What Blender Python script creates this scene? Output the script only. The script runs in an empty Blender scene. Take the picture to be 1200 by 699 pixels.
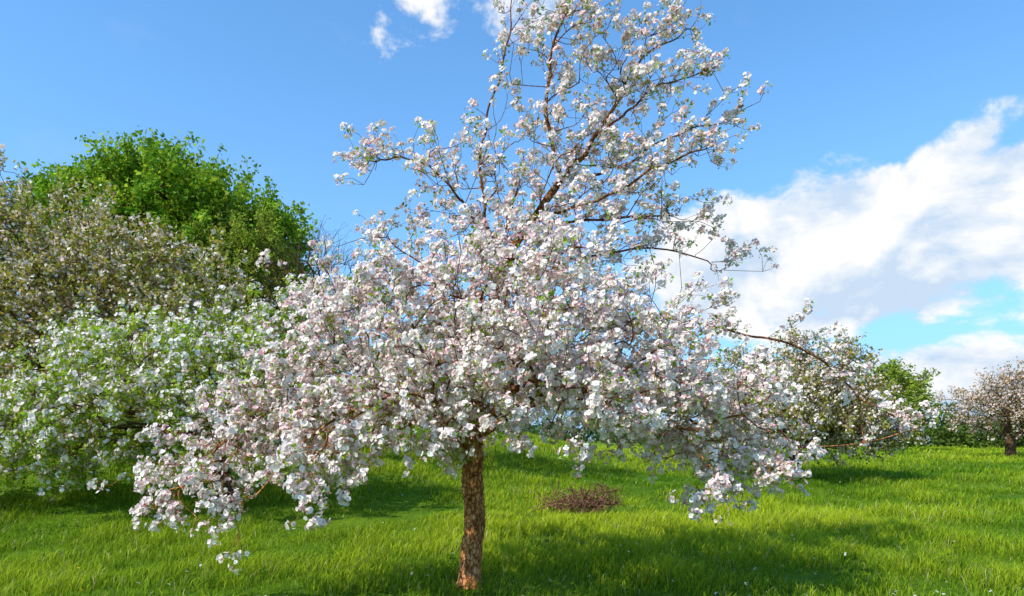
import bpy, math, numpy as np
from mathutils import Vector
scene = bpy.context.scene
scene.view_settings.view_transform = 'Standard'
scene.view_settings.look = 'None'
scene.view_settings.exposure = 0
SUN_AZ = math.radians(-130.0); SUN_EL = math.radians(46.0)
sun_dir = np.array([math.sin(SUN_AZ)*math.cos(SUN_EL), math.cos(SUN_AZ)*math.cos(SUN_EL), math.sin(SUN_EL)])

# ------------------------------------------------------------ helpers
def sstep(t):
    t = np.clip(t, 0, 1); return t*t*(3-2*t)
def terrain(x, y):
    x = np.asarray(x, float); y = np.asarray(y, float)
    S = sstep((y-6)/26.0)
    A = 0.8+3.7*sstep((8-x)/22.0)
    u = 0.05*np.sin(x*0.9+1.3)*np.sin(y*0.7+.4)+0.03*np.sin(x*2.1+y*1.3)
    return A*S+u*sstep((y-2)/6)
def vnoise(x, y, sc, seed):
    r = np.random.default_rng(seed); v = 0
    for i in range(7):
        a = r.uniform(0, 6.28); f = sc*r.uniform(.6, 1.9)
        v = v+np.sin((x*math.cos(a)+y*math.sin(a))*f+r.uniform(0, 6.28))
    return v/7*1.6
def norm(v):
    return v/np.maximum(np.linalg.norm(v, axis=-1, keepdims=True), 1e-9)

def mesh_obj(name, V, quads=None, tris=None, col=None, mat=None, parent=None, smooth=False):
    me = bpy.data.meshes.new(name)
    quads = np.zeros((0, 4), np.int32) if quads is None else np.asarray(quads, np.int32).reshape(-1, 4)
    tris = np.zeros((0, 3), np.int32) if tris is None else np.asarray(tris, np.int32).reshape(-1, 3)
    me.vertices.add(len(V)); me.vertices.foreach_set('co', np.asarray(V, np.float32).ravel())
    loops = np.concatenate([quads.ravel(), tris.ravel()])
    me.loops.add(len(loops)); me.loops.foreach_set('vertex_index', loops)
    nq, nt = len(quads), len(tris)
    me.polygons.add(nq+nt)
    st = np.concatenate([np.arange(nq)*4, nq*4+np.arange(nt)*3]).astype(np.int32)
    me.polygons.foreach_set('loop_start', st)
    me.update(calc_edges=True)
    if col is not None:
        a = me.color_attributes.new('Col', 'FLOAT_COLOR', 'POINT')
        c = np.ones((len(V), 4), np.float32); c[:, :3] = col
        a.data.foreach_set('color', c.ravel())
    if smooth:
        me.polygons.foreach_set('use_smooth', np.ones(nq+nt, bool))
    ob = bpy.data.objects.new(name, me); scene.collection.objects.link(ob)
    if mat: me.materials.append(mat)
    if parent: ob.parent = parent
    return ob
def empty(name):
    e = bpy.data.objects.new(name, None); scene.collection.objects.link(e); return e

# ------------------------------------------------------------ materials
def new_mat(name):
    m = bpy.data.materials.new(name); m.use_nodes = True
    nt = m.node_tree; nt.nodes.clear()
    return m, nt, nt.nodes, nt.links
def foliage_mat(name, transl=0.35, rough=0.6, spec=0.3, nscale=1.2, namt=0.35):
    m, nt, N, L = new_mat(name)
    out = N.new('ShaderNodeOutputMaterial'); at = N.new('ShaderNodeAttribute'); at.attribute_name = 'Col'
    src = at.outputs['Color']
    if namt > 0:
        tc = N.new('ShaderNodeTexCoord'); no = N.new('ShaderNodeTexNoise'); no.inputs['Scale'].default_value = nscale
        no.inputs['Detail'].default_value = 1
        L.new(tc.outputs['Object'], no.inputs['Vector'])
        mr = N.new('ShaderNodeMapRange'); mr.inputs['From Min'].default_value = .3; mr.inputs['From Max'].default_value = .7
        mr.inputs['To Min'].default_value = 1-namt; mr.inputs['To Max'].default_value = 1+namt*.6
        L.new(no.outputs['Fac'], mr.inputs['Value'])
        mx = N.new('ShaderNodeVectorMath'); mx.operation = 'SCALE'
        L.new(src, mx.inputs[0]); L.new(mr.outputs[0], mx.inputs['Scale']); src = mx.outputs[0]
    if spec > 0:
        p = N.new('ShaderNodeBsdfPrincipled'); p.inputs['Roughness'].default_value = rough
        p.inputs['Specular IOR Level'].default_value = spec; L.new(src, p.inputs['Base Color'])
    else:
        p = N.new('ShaderNodeBsdfDiffuse'); L.new(src, p.inputs['Color'])
    t = N.new('ShaderNodeBsdfTranslucent'); ms = N.new('ShaderNodeMixShader'); ms.inputs[0].default_value = transl
    L.new(src, t.inputs['Color'])
    L.new(p.outputs[0], ms.inputs[1]); L.new(t.outputs[0], ms.inputs[2]); L.new(ms.outputs[0], out.inputs[0])
    return m
M_petal = foliage_mat('petal', .33, .7, 0, 3, 0)
M_leaf = foliage_mat('leaf', .4, .55, .12, 1.0, .25)
M_grass = foliage_mat('grass_blade', .4, .55, 0, .5, 0)
def bark_mat(name, c1, c2, c3, fade=False):
    m, nt, N, L = new_mat(name)
    out = N.new('ShaderNodeOutputMaterial'); p = N.new('ShaderNodeBsdfPrincipled'); p.inputs['Roughness'].default_value = .95
    p.inputs['Specular IOR Level'].default_value = .05
    tc = N.new('ShaderNodeTexCoord'); mp = N.new('ShaderNodeMapping'); mp.inputs['Scale'].default_value = (1, 1, .55)
    L.new(tc.outputs['Object'], mp.inputs[0])
    n1 = N.new('ShaderNodeTexNoise'); n1.inputs['Scale'].default_value = 20; n1.inputs['Detail'].default_value = 7; n1.inputs['Roughness'].default_value = .75
    L.new(mp.outputs[0], n1.inputs['Vector'])
    vo = N.new('ShaderNodeTexVoronoi'); vo.inputs['Scale'].default_value = 24; vo.feature = 'DISTANCE_TO_EDGE'
    wn = N.new('ShaderNodeVectorMath'); wn.operation = 'ADD'; sn = N.new('ShaderNodeVectorMath'); sn.operation = 'SCALE'; sn.inputs['Scale'].default_value = .06
    L.new(n1.outputs['Color'], sn.inputs[0]); L.new(mp.outputs[0], wn.inputs[0]); L.new(sn.outputs[0], wn.inputs[1])
    L.new(wn.outputs[0], vo.inputs['Vector'])
    cr = N.new('ShaderNodeValToRGB'); e = cr.color_ramp.elements
    e[0].position = .34; e[0].color = (*c1, 1); e[1].position = .68; e[1].color = (*c3, 1)
    k = e.new(.5); k.color = (*c2, 1)
    L.new(n1.outputs['Fac'], cr.inputs[0])
    mr = N.new('ShaderNodeMapRange'); mr.inputs['From Max'].default_value = .12; mr.inputs['To Min'].default_value = .4
    L.new(vo.outputs['Distance'], mr.inputs['Value'])
    sc = N.new('ShaderNodeVectorMath'); sc.operation = 'SCALE'; L.new(cr.outputs[0], sc.inputs[0]); L.new(mr.outputs[0], sc.inputs['Scale'])
    src = sc.outputs[0]
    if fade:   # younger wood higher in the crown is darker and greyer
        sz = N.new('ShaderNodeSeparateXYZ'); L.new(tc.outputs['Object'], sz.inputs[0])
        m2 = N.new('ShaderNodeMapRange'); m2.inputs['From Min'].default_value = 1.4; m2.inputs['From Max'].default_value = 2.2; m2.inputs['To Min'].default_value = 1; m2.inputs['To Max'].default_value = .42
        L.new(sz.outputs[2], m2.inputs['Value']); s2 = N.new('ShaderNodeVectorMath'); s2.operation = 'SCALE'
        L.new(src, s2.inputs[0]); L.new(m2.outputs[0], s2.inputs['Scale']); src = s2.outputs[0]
    L.new(src, p.inputs['Base Color'])
    ad = N.new('ShaderNodeMath'); ad.operation = 'ADD'; L.new(n1.outputs['Fac'], ad.inputs[0]); L.new(mr.outputs[0], ad.inputs[1])
    bp = N.new('ShaderNodeBump'); bp.inputs['Strength'].default_value = 1; bp.inputs['Distance'].default_value = .02
    L.new(ad.outputs[0], bp.inputs['Height']); L.new(bp.outputs[0], p.inputs['Normal']); L.new(p.outputs[0], out.inputs[0])
    return m
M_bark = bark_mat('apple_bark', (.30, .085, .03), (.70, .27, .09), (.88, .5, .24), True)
M_bark2 = bark_mat('dark_bark', (.07, .035, .02), (.16, .085, .045), (.26, .16, .09))

m, nt, N, L = new_mat('meadow_ground')
out = N.new('ShaderNodeOutputMaterial'); p = N.new('ShaderNodeBsdfPrincipled'); p.inputs['Roughness'].default_value = .95
p.inputs['Specular IOR Level'].default_value = .05
tc = N.new('ShaderNodeTexCoord')
n1 = N.new('ShaderNodeTexNoise'); n1.inputs['Scale'].default_value = .25; n1.inputs['Detail'].default_value = 5
n2 = N.new('ShaderNodeTexNoise'); n2.inputs['Scale'].default_value = 9; n2.inputs['Detail'].default_value = 6; n2.inputs['Roughness'].default_value = .75
L.new(tc.outputs['Object'], n1.inputs['Vector']); L.new(tc.outputs['Object'], n2.inputs['Vector'])
r1 = N.new('ShaderNodeValToRGB'); e = r1.color_ramp.elements
e[0].position = .35; e[0].color = (.09, .19, .012, 1); e[1].position = .65; e[1].color = (.19, .28, .018, 1)
r2 = N.new('ShaderNodeValToRGB'); e = r2.color_ramp.elements
e[0].position = .3; e[0].color = (.4, .45, .3, 1); e[1].position = .7; e[1].color = (1.2, 1.15, 1, 1)
L.new(n1.outputs['Fac'], r1.inputs[0]); L.new(n2.outputs['Fac'], r2.inputs[0])
mu = N.new('ShaderNodeVectorMath'); mu.operation = 'MULTIPLY'; L.new(r1.outputs[0], mu.inputs[0]); L.new(r2.outputs[0], mu.inputs[1])
L.new(mu.outputs[0], p.inputs['Base Color'])
bp = N.new('ShaderNodeBump'); bp.inputs['Strength'].default_value = .8; bp.inputs['Distance'].default_value = .08
L.new(n2.outputs['Fac'], bp.inputs['Height']); L.new(bp.outputs[0], p.inputs['Normal']); L.new(p.outputs[0], out.inputs[0])
M_ground = m

# ------------------------------------------------------------ ground
g = np.linspace(-1, 1, 301); gx = np.sinh(g*5.2)/np.sinh(5.2)*2500
g2 = np.linspace(-1, 1, 301); gy = np.sinh(g2*5.2)/np.sinh(5.2)*2500+14
X, Y = np.meshgrid(gx, gy); Z = terrain(X, Y)
V = np.stack([X, Y, Z], -1).reshape(-1, 3)
n = 301; i = np.arange(n-1); I, J = np.meshgrid(i, i); b = (J*n+I).ravel()
mesh_obj('meadow_ground', V, quads=np.stack([b, b+1, b+n+1, b+n], 1), mat=M_ground, smooth=True)

# ------------------------------------------------------------ grass
def grass(name, zones, seed):
    r = np.random.default_rng(seed); Vs = []; Cs = []; 
    for (y0, y1, dens, h0, w0) in zones:
        hw = lambda y: .82*y+2.0
        area = (hw(y0)+hw(y1))*(y1-y0); nb = int(area*dens)
        y = r.uniform(y0, y1, nb*2); x = r.uniform(-1, 1, nb*2)*hw(y1); k = np.abs(x) < hw(y)
        x = x[k][:nb]; y = y[k][:nb]; nb = len(x)
        pn = vnoise(x, y, .9, 5); pn2 = vnoise(x, y, 3.5, 6); pn3 = vnoise(x, y, .35, 8)
        keep = r.random(nb) < np.clip(.8+.5*pn2, .12, 1)
        x, y, pn, pn2, pn3 = x[keep], y[keep], pn[keep], pn2[keep], pn3[keep]; nb = len(x)
        h = h0*r.uniform(.45, 1.35, nb)*(1+.5*pn+.45*pn2); w = w0*r.uniform(.6, 1.3, nb)
        th = r.uniform(0, 6.283, nb); le = h*r.uniform(.15, .95, nb); la = r.normal(.6, 1.4, nb)
        base = np.stack([x, y, terrain(x, y)-.01], 1)
        wd = np.stack([np.cos(th), np.sin(th), 0*th], 1)*w[:, None]*.5
        ld = np.stack([np.cos(la), np.sin(la), 0*la], 1)
        mid = base+ld*(le*.3)[:, None]; mid[:, 2] += h*.6
        tip = base+ld*le[:, None]; tip[:, 2] += h*r.uniform(.75, 1, nb)
        v = np.stack([base-wd, base+wd, mid+wd*.85, mid-wd*.85, tip], 1)
        t = np.clip(.46+.5*pn3+.42*pn+.3*pn2+r.normal(0, .2, nb), 0, 1)[:, None]
        c = (1-t)*np.array([.095, .235, .012])+t*np.array([.46, .55, .028])
        dry = r.random(nb) < .035; c[dry] = np.array([.55, .5, .22])
        c = c*r.uniform(.65, 1.2, (nb, 1))
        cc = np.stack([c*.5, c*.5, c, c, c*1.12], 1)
        Vs.append(v.reshape(-1, 3)); Cs.append(cc.reshape(-1, 3))
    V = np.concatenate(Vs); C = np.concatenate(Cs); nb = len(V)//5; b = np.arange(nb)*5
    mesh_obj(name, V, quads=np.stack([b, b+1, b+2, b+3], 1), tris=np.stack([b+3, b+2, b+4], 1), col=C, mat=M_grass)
grass('meadow_grass', [(4.8, 7, 500, .13, .009), (7, 12, 1300, .135, .0085), (12, 20, 430, .145, .013), (20, 34, 120, .15, .024), (34, 75, 26, .16, .05)], 11)

# ------------------------------------------------------------ small meadow flowers
def meadow_flowers():
    r = np.random.default_rng(3); par = empty('wild_flowers')
    for nm, col, cen, cnt, rad in (('daisies', (.85, .85, .83), (.7, .5, .03), 240, .016), ('dandelions', (.85, .6, .02), (.8, .5, .02), 22, .018), ('fallen_petals', (.85, .72, .72), None, 400, .011)):
        Vs, Q, C = [], [], []; o = 0
        for i in range(cnt):
            y = 6+24*r.random()**1.6; x = r.uniform(-1, 1)*(.8*y+1)
            if nm == 'dandelions': x = -abs(x)
            if nm == 'fallen_petals': y = r.normal(7.8, 1.4); x = r.normal(.1, 1.9)
            z = float(terrain(x, y))+(.16 if cen else .1)*r.uniform(.6, 1.1)
            c = np.array([x, y, z]); tilt = r.normal(0, .35, 2); a0 = r.random()*6
            npet = 8 if cen else 1
            for k in range(npet):
                a = a0+k*6.283/npet; R = rad*r.uniform(.85, 1.15)
                d = np.array([math.cos(a), math.sin(a), tilt[0]*math.cos(a)+tilt[1]*math.sin(a)]); s = np.array([-d[1], d[0], 0])
                Vs += [c, c+d*R*.7+s*R*.35, c+d*R*1.05, c+d*R*.7-s*R*.35]; Q.append([o, o+1, o+2, o+3]); o += 4; C += [col]*4
            if cen:
                R = rad*.35; u = np.array([0, 0, .004])
                Vs += [c+u+[R, 0, 0], c+u+[0, R, 0], c+u-[R, 0, 0], c+u-[0, R, 0]]; Q.append([o, o+1, o+2, o+3]); o += 4; C += [cen]*4
        mesh_obj(nm, np.array(Vs), quads=Q, col=np.array(C), mat=M_petal, parent=par)
meadow_flowers()

# ------------------------------------------------------------ foliage prototypes (quads only)
def kite(c, d, s, n, L_, W, cup):
    return [c, c+d*L_*.6+s*W*.5+n*cup*.7*L_, c+d*L_+n*cup*L_, c+d*L_*.6-s*W*.5+n*cup*.7*L_]
def basis(n, r):
    n = n/np.linalg.norm(n); a = r.normal(size=3); u = np.cross(n, a); u /= np.linalg.norm(u); return u, np.cross(n, u), n
WHITE = np.array([.98, .95, .915]); PINK = np.array([.96, .60, .64]); 
def proto_blossom(r, nf, nl, R=.05, fr=.023, petals=5, pink=.3, leafcol=(.28, .43, .03), leafL=.04):
    V, C, K = [], [], []
    for i in range(nf):
        n = norm(r.normal(size=3)+np.array([0, 0, 1.25])); c = n*R*r.uniform(.6, 1.1)
        u, v, n = basis(n+r.normal(size=3)*.22, r); pk = np.clip(r.normal(pink, .25), 0, 1); f = fr*r.uniform(.8, 1.15)
        cup = r.uniform(.05, .5)
        for k in range(petals):
            a = k*6.283/petals; d = u*math.cos(a)+v*math.sin(a); s = np.cross(n, d)
            V += kite(c, d, s, n, f*r.uniform(.85, 1.1), f*(1.1 if petals > 3 else 1.7), cup+r.normal(0, .14)); w = WHITE*(1-pk*.7)+PINK*pk*.7
            w = w*r.uniform(.96, 1.02)
            C += [w*np.array([.95, .92, .8]), w*np.array([1, .99, .99]), w*np.array([1, .93, .95]), w*np.array([1, .99, .99])]; K.append(0)
        if petals > 3:
            V += [c+n*.004+u*.004, c+n*.004+v*.004, c+n*.004-u*.004, c+n*.004-v*.004]; C += [np.array([.88, .7, .2])]*4; K.append(0)
    for i in range(max(1, nf//2)):   # buds
        n = norm(r.normal(size=3)+np.array([0, 0, .5])); c = n*R*r.uniform(.7, 1.25); u, v, n = basis(n, r)
        for q in (u, v):
            V += [c-n*.008, c+q*.007, c+n*.01, c-q*.007]; C += [np.array([.9, .36, .44])]*4; K.append(0)
    for i in range(nl):
        n = norm(r.normal(size=3)*np.array([1, 1, .7])+np.array([0, 0, .1])); u, v, _ = basis(n, r); c = n*R*.35
        Lf = r.uniform(.7, 1.2)*leafL*R/.05; lc = np.array(leafcol)*r.uniform(.7, 1.35)*np.array([r.uniform(.8, 1.25), 1, 1])
        V += kite(c, n, u, v, Lf, Lf*.5, r.uniform(-.3, .3)); C += [lc]*4; K.append(1)
    V = np.array(V).reshape(-1, 4, 3); C = np.array(C).reshape(-1, 4, 3); return V, C, np.array(K)
def proto_flat(r, nw, nl, R, sw, sl, wcol, lcol):
    V, C, K = [], [], []
    for i in range(nw+nl):
        n = norm(r.normal(size=3)); c = n*R*r.uniform(.3, 1.1); 
        isw = i < nw; S = (sw if isw else sl)*r.uniform(.7, 1.3)
        u, v, n = basis(r.normal(size=3)+(np.array([0, 0, .6])), r); asp = 1 if isw else .55
        V += [c-u*S*.5, c+v*S*.5*asp+n*S*.12, c+u*S*.5, c-v*S*.5*asp+n*S*.12]
        col = np.array(wcol if isw else lcol)*r.uniform(.72, 1.3)*np.array([r.uniform(.85, 1.15), 1, r.uniform(.9, 1.1)])
        C += [np.minimum(col, .93)]*4; K.append(0 if isw else 1)
    return np.array(V).reshape(-1, 4, 3), np.array(C).reshape(-1, 4, 3), np.array(K)
def bake(protos, P, Nn, S, T, r):
    out = {0: ([], []), 1: ([], [])}
    idx = r.integers(0, len(protos), len(P))
    for k, (pv, pc, kk) in enumerate(protos):
        m = idx == k
        if not m.any(): continue
        z = norm(Nn[m]); a = r.normal(size=z.shape); x = norm(np.cross(z, a)); y = np.cross(z, x)
        Rm = np.stack([x, y, z], -1)
        for t in (0, 1):
            q = pv[kk == t]; 
            if len(q) == 0: continue
            qv = q.reshape(-1, 3)
            v = np.einsum('nij,mj->nmi', Rm, qv)*S[m][:, None, None]+P[m][:, None, :]
            c = pc[kk == t].reshape(-1, 3)[None]*T[m][:, None, :]
            out[t][0].append(v.reshape(-1, 3)); out[t][1].append(np.minimum(c, .97).reshape(-1, 3))
    return {t: (np.concatenate(o[0]), np.concatenate(o[1])) for t, o in out.items() if o[0]}

# ------------------------------------------------------------ tree skeleton
def resample(pl, step):
    pl = np.asarray(pl, float); out_ = [pl[0]]
    for a, b in zip(pl[:-1], pl[1:]):
        k = max(1, int(round(np.linalg.norm(b-a)/step)))
        for j in range(1, k+1): out_.append(a+(b-a)*j/k)
    return np.array(out_)
def smooth_pl(pl, it=2):
    pl = np.asarray(pl, float)
    for _ in range(it):
        q = [pl[0]]
        for a, b in zip(pl[:-1], pl[1:]): q += [a*.75+b*.25, a*.25+b*.75]
        q.append(pl[-1]); pl = np.array(q)
    return pl
def make_tree(name, trunk, limbs, blobs, npts, trunk_r, protos, seed, bf=.3, twigs=(2, .15, .38), clus_step=.09, scale=(.8, 1.25),
              tint=None, limb_sc=.16, limb_per=1.6, up=.3, bark=None, dens=None, step=.18, clus_prob=1., tipr=.0035, hollow=.0, upf=None):
    r = np.random.default_rng(seed); par = empty(name); bark = bark or M_bark2
    nodes = list(resample(smooth_pl(trunk), step)); parent = [-1]+list(range(len(nodes)-1)); ntrunk = len(nodes)
    extra = []
    for lb in limbs:
        pl = resample(smooth_pl(lb), step); pl[1:] += r.normal(0, .02, pl[1:].shape)
        d = np.linalg.norm(np.array(nodes)-pl[0], axis=1); pi = int(d.argmin())
        for j, q in enumerate(pl[1:]):
            nodes.append(q); parent.append(pi); pi = len(nodes)-1
            if j > len(pl)*.25:
                for _ in range(r.poisson(limb_per)): extra.append(q+r.normal(0, limb_sc, 3))
    pts = []
    wsum = np.array([b[6] if len(b) > 6 else b[3]*b[4]*b[5] for b in blobs]); wsum = wsum/wsum.sum()
    for b, w in zip(blobs, wsum):
        k = int(npts*w); d = norm(r.normal(size=(k, 3))); rad = (hollow+(1-hollow)*r.random((k, 1)))**(1/2.4)
        pts.append(np.array(b[:3])+d*rad*np.array(b[3:6]))
    pts = np.concatenate(pts+([np.array(extra)] if extra else []))
    cn = np.sin(pts[:, 0]*3.1+seed)*np.sin(pts[:, 1]*3.3+1)*np.sin(pts[:, 2]*3.7+2)
    pts = pts[r.random(len(pts)) < np.clip(.85+.8*cn, .12, 1)]
    gz = terrain(pts[:, 0], pts[:, 1]); pts = pts[pts[:, 2] > gz+.45]
    nodes = np.array(nodes); n0 = len(nodes); nP = len(pts)
    A = np.zeros((n0+nP, 3)); A[:n0] = nodes; par_ = np.full(n0+nP, -1); par_[:n0] = parent
    pl_ = np.zeros(n0+nP)
    for i in range(1, n0): pl_[i] = pl_[par_[i]]+np.linalg.norm(A[i]-A[par_[i]])
    D = np.linalg.norm(pts[:, None]-A[None, :n0], axis=2)+bf*pl_[None, :n0]
    D[:, :max(2, int(ntrunk*.5))] += 1.5
    best = D.min(1); bi = D.argmin(1); alive = np.ones(nP, bool)
    for k in range(nP):
        j = int(np.where(alive, best, 1e9).argmin()); alive[j] = False
        q = n0+k; A[q] = pts[j]; par_[q] = bi[j]; pl_[q] = pl_[bi[j]]+np.linalg.norm(pts[j]-A[bi[j]])
        d = np.linalg.norm(pts-A[q], axis=1)+bf*pl_[q]; m_ = d < best; best[m_] = d[m_]; bi[m_] = q
    n = len(A); ch = [[] for _ in range(n)]
    for i in range(1, n): ch[par_[i]].append(i)
    depth_order = []
    st = [0]
    while st:
        u = st.pop(); depth_order.append(u); st += ch[u]
    cnt = np.zeros(n)
    for u in reversed(depth_order):
        cnt[u] = max(1, sum(cnt[c] for c in ch[u])+.3)
    ex = math.log(trunk_r/tipr)/math.log(cnt[0]); R = tipr*cnt**ex
    Vs, Qs, off = [], [], 0
    stack = [(0, -1)]
    while stack:
        s, p0 = stack.pop(); chain = ([p0] if p0 >= 0 else [])+[s]; u = s
        while ch[u]:
            cs = sorted(ch[u], key=lambda c: -cnt[c])
            for c in cs[1:]: stack.append((c, u))
            u = cs[0]; chain.append(u)
        P = A[chain]; rr = R[chain].copy()
        if p0 >= 0: rr[0] = min(R[p0], rr[1]*1.15)
        if len(P) > 2:
            it = 2 if rr.max() > .02 else 1
            for _ in range(it):
                Pn = [P[0]]; rn = [rr[0]]
                for a, b, ra, rb in zip(P[:-1], P[1:], rr[:-1], rr[1:]):
                    Pn += [a*.75+b*.25, a*.25+b*.75]; rn += [ra*.75+rb*.25, ra*.25+rb*.75]
                Pn.append(P[-1]); rn.append(rr[-1]); P = np.array(Pn); rr = np.array(rn)
        ns = 18 if rr.max() > .07 else (8 if rr.max() > .02 else (5 if rr.max() > .008 else 3))
        if ns == 18:
            q = resample(P, .03); dl = np.cumsum(np.r_[0, np.linalg.norm(np.diff(P, axis=0), axis=1)]); dq = np.cumsum(np.r_[0, np.linalg.norm(np.diff(q, axis=0), axis=1)])
            rr = np.interp(dq, dl, rr); P = q
            if p0 < 0: rr = rr*(1+.4*np.exp(-dq/.12))
        T = norm(np.gradient(P, axis=0)); ref = np.array([.31, .93, .2]); U = norm(np.cross(T, ref)); W = np.cross(T, U)
        a = np.arange(ns)*6.28318/ns; rad = np.repeat(rr[:, None], ns, 1)
        if ns >= 8:
            zz = np.arange(len(P))[:, None]*(.03 if ns == 18 else .1)
            rad = rad*(1+.07*np.sin(3*a[None]+zz*4+seed)+.05*np.sin(5*a[None]-zz*9)+.035*np.sin(zz*17+a[None]*2))*(1+(r.normal(0, .035, rad.shape) if ns == 18 else 0))
        ring = P[:, None]+rad[..., None]*(U[:, None]*np.cos(a)[None, :, None]+W[:, None]*np.sin(a)[None, :, None])
        Vs.append(ring.reshape(-1, 3)); k = len(P); i_, j_ = np.meshgrid(np.arange(k-1), np.arange(ns), indexing='ij')
        b = off+i_*ns+j_; b2 = off+i_*ns+(j_+1) % ns
        Qs.append(np.stack([b, b2, b2+ns, b+ns], -1).reshape(-1, 4)); off += k*ns
    cand = np.arange(ntrunk, n); cand = cand[R[cand] < .03]
    rep = r.poisson(twigs[0], len(cand))+(np.array([len(ch[c]) == 0 for c in cand])*1)
    if dens is not None:
        f = dens(A[cand]); rep = np.floor(rep*f+r.random(len(rep))).astype(int)
    src = np.repeat(cand, rep); B = A[src]; nT = len(src)
    pd = norm(A[src]-A[par_[src]]); cen = np.median(pts, axis=0); outw = B-cen; outw[:, 2] *= .6; outw = norm(outw)
    upv = np.full(nT, up) if upf is None else upf(B)
    dd = pd*.8+outw*.45+r.normal(0, .55, (nT, 3)); dd[:, 2] += upv; d = norm(dd); Ln = r.uniform(twigs[1], twigs[2], nT)
    tr = np.minimum(R[src], tipr*.9)
    U = norm(np.cross(d, r.normal(size=(nT, 3)))); W = np.cross(d, U); bend = U*(Ln*.12)[:, None]
    mid = B+d*(Ln*.5)[:, None]+bend; tip = B+d*Ln[:, None]
    a = np.arange(3)*2.0944; circ = U[:, None]*np.cos(a)[None, :, None]+W[:, None]*np.sin(a)[None, :, None]
    tv = np.concatenate([B[:, None]+circ*tr[:, None, None], mid[:, None]+circ*tr[:, None, None]*.8, tip[:, None]+circ*tr[:, None, None]*.45], 1)
    fb = np.array([[0, 1, 4, 3], [1, 2, 5, 4], [2, 0, 3, 5], [3, 4, 7, 6], [4, 5, 8, 7], [5, 3, 6, 8]])
    Qs.append((fb[None]+(np.arange(nT)*9)[:, None, None]+off).reshape(-1, 4)); Vs.append(tv.reshape(-1, 3))
    mesh_obj('trunk_and_branches', np.concatenate(Vs), quads=np.concatenate(Qs), mat=bark, parent=par, smooth=True)
    if protos:
        k = np.maximum(1, np.round(Ln*.85/clus_step).astype(int)); s2 = np.repeat(np.arange(nT), k)
        t = r.random(len(s2))*.8+.22
        t[np.r_[True, s2[1:] != s2[:-1]]] = 1.0
        q = (1-t)[:, None]**2*B[s2]+2*(t*(1-t))[:, None]*(mid+bend)[s2]+(t**2)[:, None]*tip[s2]
        q += r.normal(0, .012, q.shape)
        kp = r.random(len(q)) < clus_prob; q = q[kp]; s2 = s2[kp]
        nn = norm(d[s2]*.3+outw[s2]*.3+r.normal(0, .42, q.shape)+sun_dir*.95)
        T = np.ones((len(q), 3))*r.uniform(.92, 1.05, (len(q), 1))
        if tint is not None: T = T*tint(q, r)
        o = bake(protos, q, nn, r.uniform(scale[0], scale[1], len(q)), T, r)
        for t_, nm, mt in ((0, 'blossoms', M_petal), (1, 'leaves', M_leaf)):
            if t_ in o:
                v, c = o[t_]; mesh_obj(nm, v, quads=np.arange(len(v)).reshape(-1, 4), col=c, mat=mt, parent=par)
        print(name, 'nodes', n, 'twigs', nT, 'clusters', len(q), 'r0', R[0])
    return par

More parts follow.
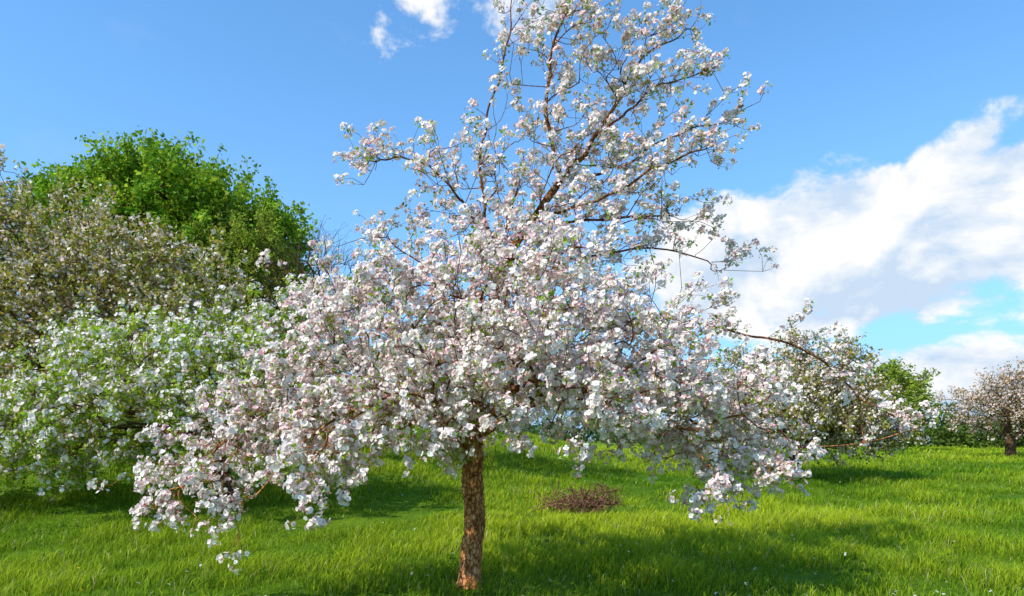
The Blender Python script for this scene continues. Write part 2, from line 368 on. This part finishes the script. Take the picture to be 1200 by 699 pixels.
# ------------------------------------------------------------ main apple tree
rp = np.random.default_rng(21)
hi = [proto_blossom(rp, int(rp.integers(6, 10)), int(rp.integers(2, 5)), R=.043, fr=.0215, pink=.17) for _ in range(10)]
hi += [proto_blossom(rp, 2, 6, R=.048, fr=.02, pink=.45) for _ in range(2)]
ty = 7.4; g0 = float(terrain(-.44, ty))
trunk = [(-.46, ty, g0-.05), (-.44, ty, .35), (-.40, ty+.01, .8), (-.44, ty, 1.2), (-.40, ty, 1.5), (-.40, ty, 1.9), (-.32, ty+.02, 2.4), (-.25, ty, 2.9), (-.09, ty, 3.55), (.2, ty, 3.95), (.51, ty, 4.38)]
def Lb(*p): return [(a, ty+b, c) for a, b, c in p]
limbs = [
 Lb((.51, 0, 4.38), (.93, .05, 4.9), (1.2, .1, 5.44), (1.48, .1, 5.85), (2.02, .1, 6.15)),
 Lb((-.09, 0, 3.55), (-.34, .1, 4.1), (-.36, .15, 4.98), (-.12, .1, 5.6), (.02, .1, 6.45)),
 Lb((.51, 0, 4.38), (.38, -.1, 4.98), (.36, -.1, 5.6), (.55, -.1, 6.1), (.82, -.1, 6.3)),
 Lb((.51, 0, 4.38), (.8, .3, 4.55), (1.3, .4, 4.75), (1.9, .4, 5.1), (2.5, .4, 5.25)),
 Lb((.93, .05, 4.9), (1.3, 0, 5.2), (1.75, -.1, 5.45), (2.1, -.1, 5.55)),
 Lb((.2, 0, 3.95), (.93, -.3, 4.1), (1.48, -.4, 4.4), (2.0, -.4, 4.6)),
 Lb((.2, 0, 3.95), (.9, .2, 4.05), (1.6, .3, 4.15), (2.1, .3, 4.05)),
 Lb((-.09, 0, 3.55), (.6, .3, 3.6), (1.5, .5, 3.85), (2.5, .5, 3.65)),
 Lb((-.09, 0, 3.55), (-.5, -.2, 4.0), (-.74, -.3, 4.4), (-1.15, -.35, 4.55), (-1.5, -.35, 4.45)),
 Lb((-.25, 0, 2.9), (-.8, .2, 3.4), (-1.3, .3, 3.8), (-1.6, .3, 3.9)),
 Lb((-.32, 0, 2.4), (-.8, -.1, 2.9), (-1.5, -.1, 3.1), (-2.1, -.1, 3.1)),
 Lb((-.42, 0, 1.5), (-.9, -.35, 1.95), (-1.6, -.8, 2.05), (-2.4, -1.2, 1.7), (-2.95, -1.4, 1.2), (-3.05, -1.45, 1.05)),
 Lb((-.42, 0, 1.5), (-1.0, -.1, 2.0), (-1.9, -.2, 2.15), (-2.8, -.3, 1.75), (-3.6, -.5, 1.25)),
 Lb((-.42, 0, 1.45), (-.6, -.7, 1.9), (-.95, -1.5, 2.05), (-1.4, -2.0, 1.7), (-1.62, -2.1, 1.35)),
 Lb((-.42, 0, 1.45), (-.8, -.6, 1.9), (-1.3, -1.2, 1.95), (-1.9, -1.7, 1.5), (-2.15, -1.85, 1.05)),
 Lb((-.42, 0, 1.5), (-.1, -.7, 2.0), (.2, -1.5, 2.15), (.6, -2.0, 2.0), (.75, -2.1, 1.9)),
 Lb((-.42, 0, 1.55), (.2, -.3, 2.0), (.9, -.7, 2.15), (1.5, -1.1, 1.75), (1.85, -1.3, 1.25)),
 Lb((-.42, 0, 1.6), (.2, .1, 2.1), (1.1, .0, 2.2), (1.9, -.2, 1.8), (2.5, -.3, 1.25)),
 Lb((-.42, 0, 1.6), (.3, .1, 2.2), (1.4, .0, 2.35), (2.4, -.1, 2.0), (3.1, -.2, 1.5)),
 Lb((-.32, 0, 2.4), (.4, 0, 2.7), (1.5, -.1, 2.95), (2.4, -.2, 2.75), (3.2, -.3, 2.5), (3.7, -.3, 1.95), (4.05, -.3, 1.8)),
 Lb((-.42, 0, 1.7), (-.5, .8, 2.2), (-.9, 1.6, 2.4), (-1.3, 2.3, 2.0)),
 Lb((-.42, 0, 1.8), (.1, .8, 2.3), (.7, 1.6, 2.4), (1.3, 2.2, 2.0)),
 Lb((-.32, 0, 2.4), (-.3, -.7, 3.0), (-.1, -1.3, 3.2), (.3, -1.7, 3.0)),
 Lb((-.25, 0, 2.9), (-.7, -.6, 3.15), (-1.2, -1.0, 3.0), (-1.6, -1.2, 2.7)),
]
blobs = [
 (-.2, ty-.5, 2.45, 2.2, 1.6, .75, 7.4), (.1, ty-.5, 3.0, 1.8, 1.3, .5, 2.9),
 (-1.6, ty-.9, 1.85, 1.2, .9, .5, 2.7), (1.5, ty-.8, 1.9, 1.2, .9, .5, 2.5), (0, ty-1.5, 2.05, 1.4, .6, .45, 2.1),
 (-.2, ty+1.3, 2.3, 2.0, .9, .55, .6),
 (-2.4, ty-.9, 1.5, .8, .7, .45, .9), (2.1, ty-.6, 1.5, .8, .7, .4, 1.0),
 (.4, ty, 3.7, 1.7, 1.1, .5, 1.5), (.75, ty, 4.4, 1.4, .8, .5, 1.4), (.9, ty, 5.15, 1.1, .7, .55, 1.0), (.7, ty, 5.9, .85, .4, .45, .55), (-.2, ty, 4.5, .7, .5, .7, .45)]
def dens_main(p):
    return np.where(p[:, 2] > 3.4, .78, 1.28)
def up_main(p):
    return np.where(p[:, 2] > 2.9, .45, np.where(p[:, 2] < 1.8, -.25, .15))
def tint_main(q, r):
    t = np.ones((len(q), 3)); k = r.random(len(q)) < .14; t[k] = [1.0, .87, .9]; return t
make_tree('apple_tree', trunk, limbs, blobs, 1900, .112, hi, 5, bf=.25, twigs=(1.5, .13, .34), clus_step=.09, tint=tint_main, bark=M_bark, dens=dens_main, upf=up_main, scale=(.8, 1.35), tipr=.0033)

# ------------------------------------------------------------ background trees
def gz(x, y): return float(terrain(x, y))
LG = (.34, .48, .03)
lo_green = [proto_blossom(rp, 3, 9, R=.07, fr=.026, petals=3, pink=.1, leafcol=LG) for _ in range(4)]+[proto_blossom(rp, 0, 11, R=.08, petals=3, leafcol=LG) for _ in range(3)]+[proto_blossom(rp, 6, 7, R=.08, fr=.027, petals=3, pink=.1, leafcol=LG) for _ in range(3)]
x, y = -5.0, 12.0; z = gz(x, y)
make_tree('apple_tree', [(x, y, z-.1), (x-.1, y, z+.6), (x-.3, y, z+1.2), (x-.5, y, z+2.0), (x-.6, y, z+2.6)],
 [[(x-.3, y, z+1.2), (x-1.8, y-.5, z+1.9), (x-3.6, y-.8, z+1.4), (x-4.8, y-1, z+.7)], [(x-.2, y, z+1), (x+1, y-.4, z+1.9), (x+2, y-.3, z+2.0)], [(x-.4, y, z+1.6), (x-1, y-1.2, z+2.2), (x-1.8, y-2, z+1.4)], [(x-.5, y, z+2), (x+.6, y, z+2.8), (x+1.2, y, z+3.3)]],
 [(x-1.0, y, z+1.95, 2.8, 2.2, 1.15, 5), (x-3.3, y-.6, z+1.2, 1.9, 1.3, .8, 2), (x+.7, y, z+2.6, 1.4, 1.2, .8, 1.2), (x-4.6, y-.8, z+.7, 1.0, .8, .5, .5)],
 1200, .14, lo_green, 31, twigs=(1.9, .2, .6), clus_step=.135, tipr=.004, scale=(.9, 1.5))
pk = [proto_flat(rp, 5, 5, .13, .06, .09, (.93, .7, .6), (.38, .33, .05)) for _ in range(7)]+[proto_flat(rp, 1, 7, .13, .055, .09, (.88, .62, .5), (.36, .38, .05)) for _ in range(4)]
x, y = -11.8, 17.0; z = gz(x, y)
make_tree('apple_tree', [(x, y, z-.1), (x+.1, y, z+.9), (x-.1, y, z+1.8), (x+.2, y, z+3.0), (x, y, z+4.5), (x-.2, y, z+5.6)], [[(x, y, z+1.8), (x+1.5, y-.5, z+3.2), (x+3.2, y-.6, z+4.2)], [(x, y, z+1.5), (x-1.5, y-.5, z+2.8), (x-3, y, z+4)], [(x, y, z+1.6), (x+2, y-.6, z+2.2), (x+4, y-1, z+2.6)]],
 [(x-.3, y, z+3.4, 4.0, 3.0, 2.2, 5), (x+2.2, y-.3, z+3.0, 3.2, 2.2, 1.7, 2.4), (x-1.2, y, z+5.3, 1.7, 1.5, 1.4, 1.1), (x+1.2, y-1, z+1.4, 3.8, 2, 1.2, 2.2)],
 1400, .16, pk, 41, twigs=(1.9, .35, 1.0), clus_step=.19, tipr=.0065, scale=(.9, 1.5), up=.5)
lf = [proto_flat(rp, 0, 10, .24, .1, .17, (1, 1, 1), (.20, .36, .02)) for _ in range(5)]+[proto_flat(rp, 0, 8, .22, .1, .15, (1, 1, 1), (.38, .50, .03)) for _ in range(4)]
x, y = -14.2, 28.0; z = gz(x, y)
make_tree('deciduous_tree', [(x, y, z-.1), (x+.1, y, z+2.5), (x-.1, y, z+4.5), (x, y, z+6.5), (x-.3, y, z+8)], [],
 [(x, y, z+5.5, 4.8, 3.6, 3.1, 5), (x+3.0, y, z+4.2, 2.8, 2.6, 2.9, 2.6), (x-3.0, y, z+5.4, 2.6, 2.4, 2.1, 1.8), (x-.5, y, z+7.1, 2.6, 1.8, 1.3, 1.6)],
 1500, .3, lf, 51, twigs=(2.2, .5, 1.2), clus_step=.24, tipr=.012, scale=(.8, 1.5), up=.7)
x, y = -9.9, 26.0; z = gz(x, y)
lw = [proto_flat(rp, 0, 6, .14, .1, .1, (1, 1, 1), (.40, .48, .05)) for _ in range(4)]
make_tree('willow_tree', [(x, y, z-.1), (x, y, z+2), (x-.1, y, z+3.5), (x, y, z+4.5)], [], [(x-.2, y, z+3.4, 1.4, 1.5, 2.8, 3), (x-1.4, y, z+3.0, 2.4, 1.5, 2.6, 2.4)],
 600, .14, lw, 61, bf=.6, twigs=(2.5, .5, 1.5), clus_step=.28, tipr=.008, up=1.8)
x, y = -7.2, 25.0; z = gz(x, y)
make_tree('bare_tree', [(x, y, z-.1), (x, y, z+2), (x+.1, y, z+3.5), (x, y, z+4.5)], [], [(x, y, z+3.8, 1.9, 1.5, 2.2, 3)],
 330, .12, [proto_flat(rp, 0, 2, .1, .1, .06, (1, 1, 1), (.2, .22, .05))], 71, bf=.5, twigs=(2, .4, 1.0), clus_step=.8, tipr=.009, up=1.2)
br = [proto_flat(rp, 5, 5, .11, .065, .085, (.93, .7, .62), (.32, .28, .04)) for _ in range(6)]+[proto_flat(rp, 2, 6, .11, .055, .09, (.88, .64, .52), (.34, .34, .04)) for _ in range(3)]
x, y = 8.1, 19.5; z = gz(x, y)
make_tree('apple_tree', [(x, y, z-.1), (x-.05, y, z+.6), (x+.1, y, z+1.2), (x, y, z+2.0), (x-.1, y, z+3.0)], [[(x, y, z+1), (x-1, y-.4, z+1.8), (x-2.2, y-.5, z+2.6)], [(x, y, z+1), (x+1.2, y-.4, z+1.6), (x+2.4, y-.5, z+1.4)]],
 [(x, y, z+2.0, 2.6, 2.3, 1.1, 4), (x+.2, y, z+3.1, 1.7, 1.4, .9, 1.6), (x-1.6, y, z+2.6, 1.2, 1, .9, .8), (x+1.6, y, z+1.4, 1.3, 1.2, .7, .8)],
 1000, .16, br, 81, twigs=(1.9, .2, .6), clus_step=.14, tipr=.006)
x, y = 21.9, 30.0; z = gz(x, y)
make_tree('apple_tree', [(x, y, z-.1), (x, y, z+.6), (x-.2, y, z+1.2), (x, y, z+2.4)], [[(x, y, z+.7), (x-1.3, y, z+1.6)], [(x, y, z+.7), (x+1.3, y, z+1.7)]],
 [(x, y, z+2.1, 2.8, 2.2, 1.0, 4), (x+.7, y, z+2.8, 2.0, 1.6, .9, 2)], 600, .2, [proto_flat(rp, 4, 3, .15, .08, .1, (.9, .64, .54), (.3, .22, .05)) for _ in range(6)], 91, twigs=(2, .3, .9), clus_step=.24, tipr=.01)
lf2 = [proto_flat(rp, 0, 8, .28, .1, .22, (1, 1, 1), (.28, .37, .035)) for _ in range(5)]
x, y = 24.6, 45.0; z = gz(x, y)
make_tree('deciduous_tree', [(x, y, z-.1), (x, y, z+1.5), (x, y, z+3), (x, y, z+4.5)], [], [(x, y, z+2.6, 2.6, 2.2, 2.2, 3), (x+.5, y, z+4.2, 1.8, 1.3, 1.2, 1)],
 480, .2, lf2, 101, twigs=(2.2, .4, 1.0), clus_step=.35, tipr=.015, up=.7)
x, y = -1.0, 17.5; z = gz(x, y)
make_tree('apple_tree', [(x, y, z-.1), (x, y, z+.7), (x-.1, y, z+1.4), (x, y, z+2.2)], [], [(x-.6, y, z+2.1, 3.0, 2.0, 1.2, 4), (x, y, z+3.0, 1.8, 1.4, .8, 1)],
 500, .13, lo_green, 111, twigs=(1.8, .25, .55), clus_step=.18, tipr=.006, scale=(1, 1.7))

def leaf_mass(name, blobs, nclump, protos, seed, sc=(.8, 1.4)):
    r = np.random.default_rng(seed); par = empty(name); P = []; Nn = []
    w = np.array([b[3]*b[5] for b in blobs]); w = w/w.sum()
    for b, ww in zip(blobs, w):
        k = int(nclump*ww); d = norm(r.normal(size=(k, 3))); d[:, 2] = np.abs(d[:, 2])*np.where(r.random(k) < .8, 1, -.5)
        rad = r.random((k, 1))**.33*(1+.22*np.sin(d[:, :1]*7+b[0])*np.sin(d[:, 2:3]*6+b[1]))
        q = np.array(b[:3])+d*rad*np.array(b[3:6]); P.append(q); Nn.append(d)
    P = np.concatenate(P); Nn = np.concatenate(Nn); m_ = P[:, 2] > terrain(P[:, 0], P[:, 1])+.05; P = P[m_]; Nn = Nn[m_]
    T = np.ones((len(P), 3))*r.uniform(.7, 1.2, (len(P), 1))
    o = bake(protos, P, Nn+r.normal(0, .3, Nn.shape), r.uniform(sc[0], sc[1], len(P)), T, r)
    for t_, nm, mt in ((0, 'blossoms', M_petal), (1, 'leaves', M_leaf)):
        if t_ in o:
            v, c = o[t_]; mesh_obj(nm, v, quads=np.arange(len(v)).reshape(-1, 4), col=c, mat=mt, parent=par)
rb = np.random.default_rng(77)
bl = []
for i in range(17):
    x = -23+i*1.0+rb.normal(0, .3); y = 22+rb.normal(0, .8); bl.append((x, y, gz(x, y)+.3, 1.4, 1.2, rb.uniform(1.8, 3.2)))
leaf_mass('shrub_thicket', bl, 6000, [proto_flat(rp, 0, 8, .2, .1, .14, (1, 1, 1), (.13, .16, .025)) for _ in range(4)], 5)
bl = []
for i in range(26):
    x = 20+i*2.3+rb.normal(0, .5); y = 62+rb.normal(0, 2); bl.append((x, y, gz(x, y)+.3, rb.uniform(1.8, 3), 2, rb.uniform(2.2, 4.6)))
leaf_mass('hedge', bl, 7500, [proto_flat(rp, 0, 7, .35, .1, .3, (1, 1, 1), (.13, .2, .03)) for _ in range(4)], 6)
bl = []
for i in range(110):
    x = -230+i*4.4+rb.normal(0, 1); y = 150+rb.normal(0, 6); bl.append((x, y, gz(x, y)+.5, rb.uniform(3, 5), 3, rb.uniform(3, 6.5)))
leaf_mass('distant_treeline', bl, 10000, [proto_flat(rp, 0, 7, .8, .1, .75, (1, 1, 1), (.1, .17, .04)) for _ in range(4)], 7)

# ------------------------------------------------------------ brush pile
r = np.random.default_rng(9); Vs, Qs, off = [], [], 0
bx, by = 1.2, 12.4
lumps = [(0, 0, .0, .24), (-.4, .1, 0, .16), (.3, -.05, .08, .18), (.6, .1, 0, .12)]
for i in range(240):
    lx, ly, lz, ls = lumps[r.choice(4, p=[.4, .2, .3, .1])]
    px_ = bx+lx+r.normal(0, ls); py_ = by+ly+r.normal(0, ls*.8); bz = gz(px_, py_)
    c = np.array([px_, py_, bz+.1+lz+abs(r.normal(0, .12))])
    d = norm(r.normal(size=3)*np.array([1, .7, .7])); Ln = r.uniform(.2, .6)
    P = np.array([c-d*Ln*.5, c+r.normal(0, .03, 3), c+d*Ln*.5]); P[:, 2] = np.maximum(P[:, 2], bz+.02)
    U = norm(np.cross(d, [.3, .2, .9])); W = np.cross(d, U); a = np.arange(4)*1.5708; R_ = np.array([.009, .007, .003])*r.uniform(.6, 1.4)
    ring = P[:, None]+R_[:, None, None]*(U*np.cos(a)[:, None]+W*np.sin(a)[:, None])[None]
    Vs.append(ring.reshape(-1, 3))
    for k in range(2):
        for j in range(4): Qs.append([off+k*4+j, off+k*4+(j+1) % 4, off+k*4+4+(j+1) % 4, off+k*4+4+j])
    off += 12
mesh_obj('brush_pile', np.concatenate(Vs), quads=Qs, mat=bark_mat('brushwood', (.18, .07, .04), (.36, .17, .10), (.5, .3, .19)), smooth=True)

# ------------------------------------------------------------ world
w = bpy.data.worlds.new('World'); scene.world = w; w.use_nodes = True
try:
    w.cycles.sampling_method = 'MANUAL'; w.cycles.sample_map_resolution = 256
except Exception as ex_: print(ex_)
nt = w.node_tree; N = nt.nodes; L = nt.links; N.clear()
out = N.new('ShaderNodeOutputWorld'); bg = N.new('ShaderNodeBackground'); bg.inputs['Strength'].default_value = .135
sky = N.new('ShaderNodeTexSky'); sky.sky_type = 'NISHITA'; sky.sun_disc = False
sky.sun_elevation = SUN_EL; sky.sun_rotation = SUN_AZ % (2*math.pi); sky.air_density = 1.0; sky.dust_density = .5; sky.ozone_density = 2.0
tc = N.new('ShaderNodeTexCoord'); sp = N.new('ShaderNodeSeparateXYZ'); L.new(tc.outputs['Generated'], sp.inputs[0])
def MA(op, a, b=None, c=None, clamp=False):
    nd = N.new('ShaderNodeMath'); nd.operation = op; nd.use_clamp = clamp
    for i_, v_ in enumerate((a, b, c)):
        if v_ is None: continue
        if isinstance(v_, (int, float)): nd.inputs[i_].default_value = v_
        else: L.new(v_, nd.inputs[i_])
    return nd.outputs[0]
az = MA('MULTIPLY', MA('ARCTAN2', sp.outputs[0], sp.outputs[1]), 57.2958)
el = MA('MULTIPLY', MA('ARCSINE', sp.outputs[2]), 57.2958)
def noise(scale, det, rough, loc=(0, 0, 0), dist=0.):
    mp = N.new('ShaderNodeMapping'); mp.inputs['Scale'].default_value = (1, 1, 1.6); mp.inputs['Location'].default_value = loc
    L.new(tc.outputs['Generated'], mp.inputs[0]); no = N.new('ShaderNodeTexNoise'); no.inputs['Scale'].default_value = scale
    no.inputs['Detail'].default_value = det; no.inputs['Roughness'].default_value = rough; no.inputs['Distortion'].default_value = dist
    L.new(mp.outputs[0], no.inputs['Vector']); return no.outputs['Fac']
# az, el, radius az, radius el, slope, amplitude
clouds = [(27, 13.6, 15.5, 6.4, 0, 3.4), (38, 15.0, 10, 6.2, .1, 3.2), (33.5, 19.6, 5.5, 2.0, .3, 1.4), (19.5, 13.2, 9.5, 6.4, 0, 3.0), (33, 4.4, 12, 3.2, .03, 2.5),
          (-11.2, 29.8, 3.4, 1.6, .2, .5), (-6.5, 32.8, 3, 1.6, .2, .85), (0, 33.8, 8, 3, 0, 1.35),
          (-75, 20, 18, 8, 0, 1.2), (120, 25, 28, 9, 0, 1.2)]
mask = None
for (a0, e0, ra, re, slp, amp) in clouds:
    da = MA('SUBTRACT', az, a0); de = MA('SUBTRACT', MA('SUBTRACT', el, e0), MA('MULTIPLY', da, slp))
    qa = MA('POWER', MA('ABSOLUTE', MA('DIVIDE', da, ra)), 2.0); qe = MA('POWER', MA('ABSOLUTE', MA('DIVIDE', de, re)), 2.0)
    v_ = MA('MULTIPLY', MA('SUBTRACT', 1.0, MA('SQRT', MA('ADD', qa, qe))), amp); mask = v_ if mask is None else MA('MAXIMUM', mask, v_)
mask = MA('MAXIMUM', mask, -1.5)
n1 = noise(7.5, 7, .6, (0, 0, 0), .25)
f = MA('ADD', mask, MA('MULTIPLY', MA('SUBTRACT', n1, .52), 5.5))
dm = N.new('ShaderNodeMapRange'); dm.interpolation_type = 'SMOOTHSTEP'; dm.inputs['From Min'].default_value = .0; dm.inputs['From Max'].default_value = .75
L.new(f, dm.inputs['Value'])
n2 = noise(7.5, 5, .55, (-.02, -.01, .09), .25)
wisp = MA('MULTIPLY', MA('SUBTRACT', n2, .6, None, True), .5)
mask2 = MA('MAXIMUM', dm.outputs[0], wisp)
sh = MA('ADD', MA('MULTIPLY', MA('SUBTRACT', n1, n2), 5.0), .66, None, True)
cm = N.new('ShaderNodeMix'); cm.data_type = 'RGBA'; L.new(sh, cm.inputs[0])
cm.inputs[6].default_value = (4.5, 5.6, 7.0, 1); cm.inputs[7].default_value = (7.5, 7.55, 7.6, 1)
gn = N.new('ShaderNodeVectorMath'); gn.operation = 'MULTIPLY'; gn.inputs[1].default_value = (1.0, 1.72, 2.1)
L.new(sky.outputs[0], gn.inputs[0])
# haze near the horizon
hz = MA('MULTIPLY', MA('EXPONENT', MA('MULTIPLY', MA('MAXIMUM', el, 0.0), -.075)), 1.0)
hm = N.new('ShaderNodeMix'); hm.data_type = 'RGBA'; L.new(hz, hm.inputs[0]); L.new(gn.outputs[0], hm.inputs[6]); hm.inputs[7].default_value = (2.5, 4.1, 6.6, 1)
mx = N.new('ShaderNodeMix'); mx.data_type = 'RGBA'; L.new(mask2, mx.inputs[0]); L.new(hm.outputs[2], mx.inputs[6]); L.new(cm.outputs[2], mx.inputs[7])
L.new(mx.outputs[2], bg.inputs[0]); L.new(bg.outputs[0], out.inputs[0])

# ------------------------------------------------------------ sun, camera
sl = bpy.data.lights.new('sun', 'SUN'); sl.energy = 5; sl.angle = math.radians(.5); sl.color = (1, .96, .88)
so = bpy.data.objects.new('sun', sl); scene.collection.objects.link(so)
so.rotation_euler = Vector(-sun_dir).to_track_quat('-Z', 'Y').to_euler(); so.location = tuple(sun_dir*50)
cd = bpy.data.cameras.new('camera'); cam = bpy.data.objects.new('camera', cd); scene.collection.objects.link(cam)
cam.location = (0, 0, 1.6); cam.rotation_euler = (math.radians(90), 0, 0); cd.lens = 24; cd.sensor_width = 36; cd.shift_y = .138
cd.clip_end = 6000; cd.clip_start = .05
scene.camera = cam
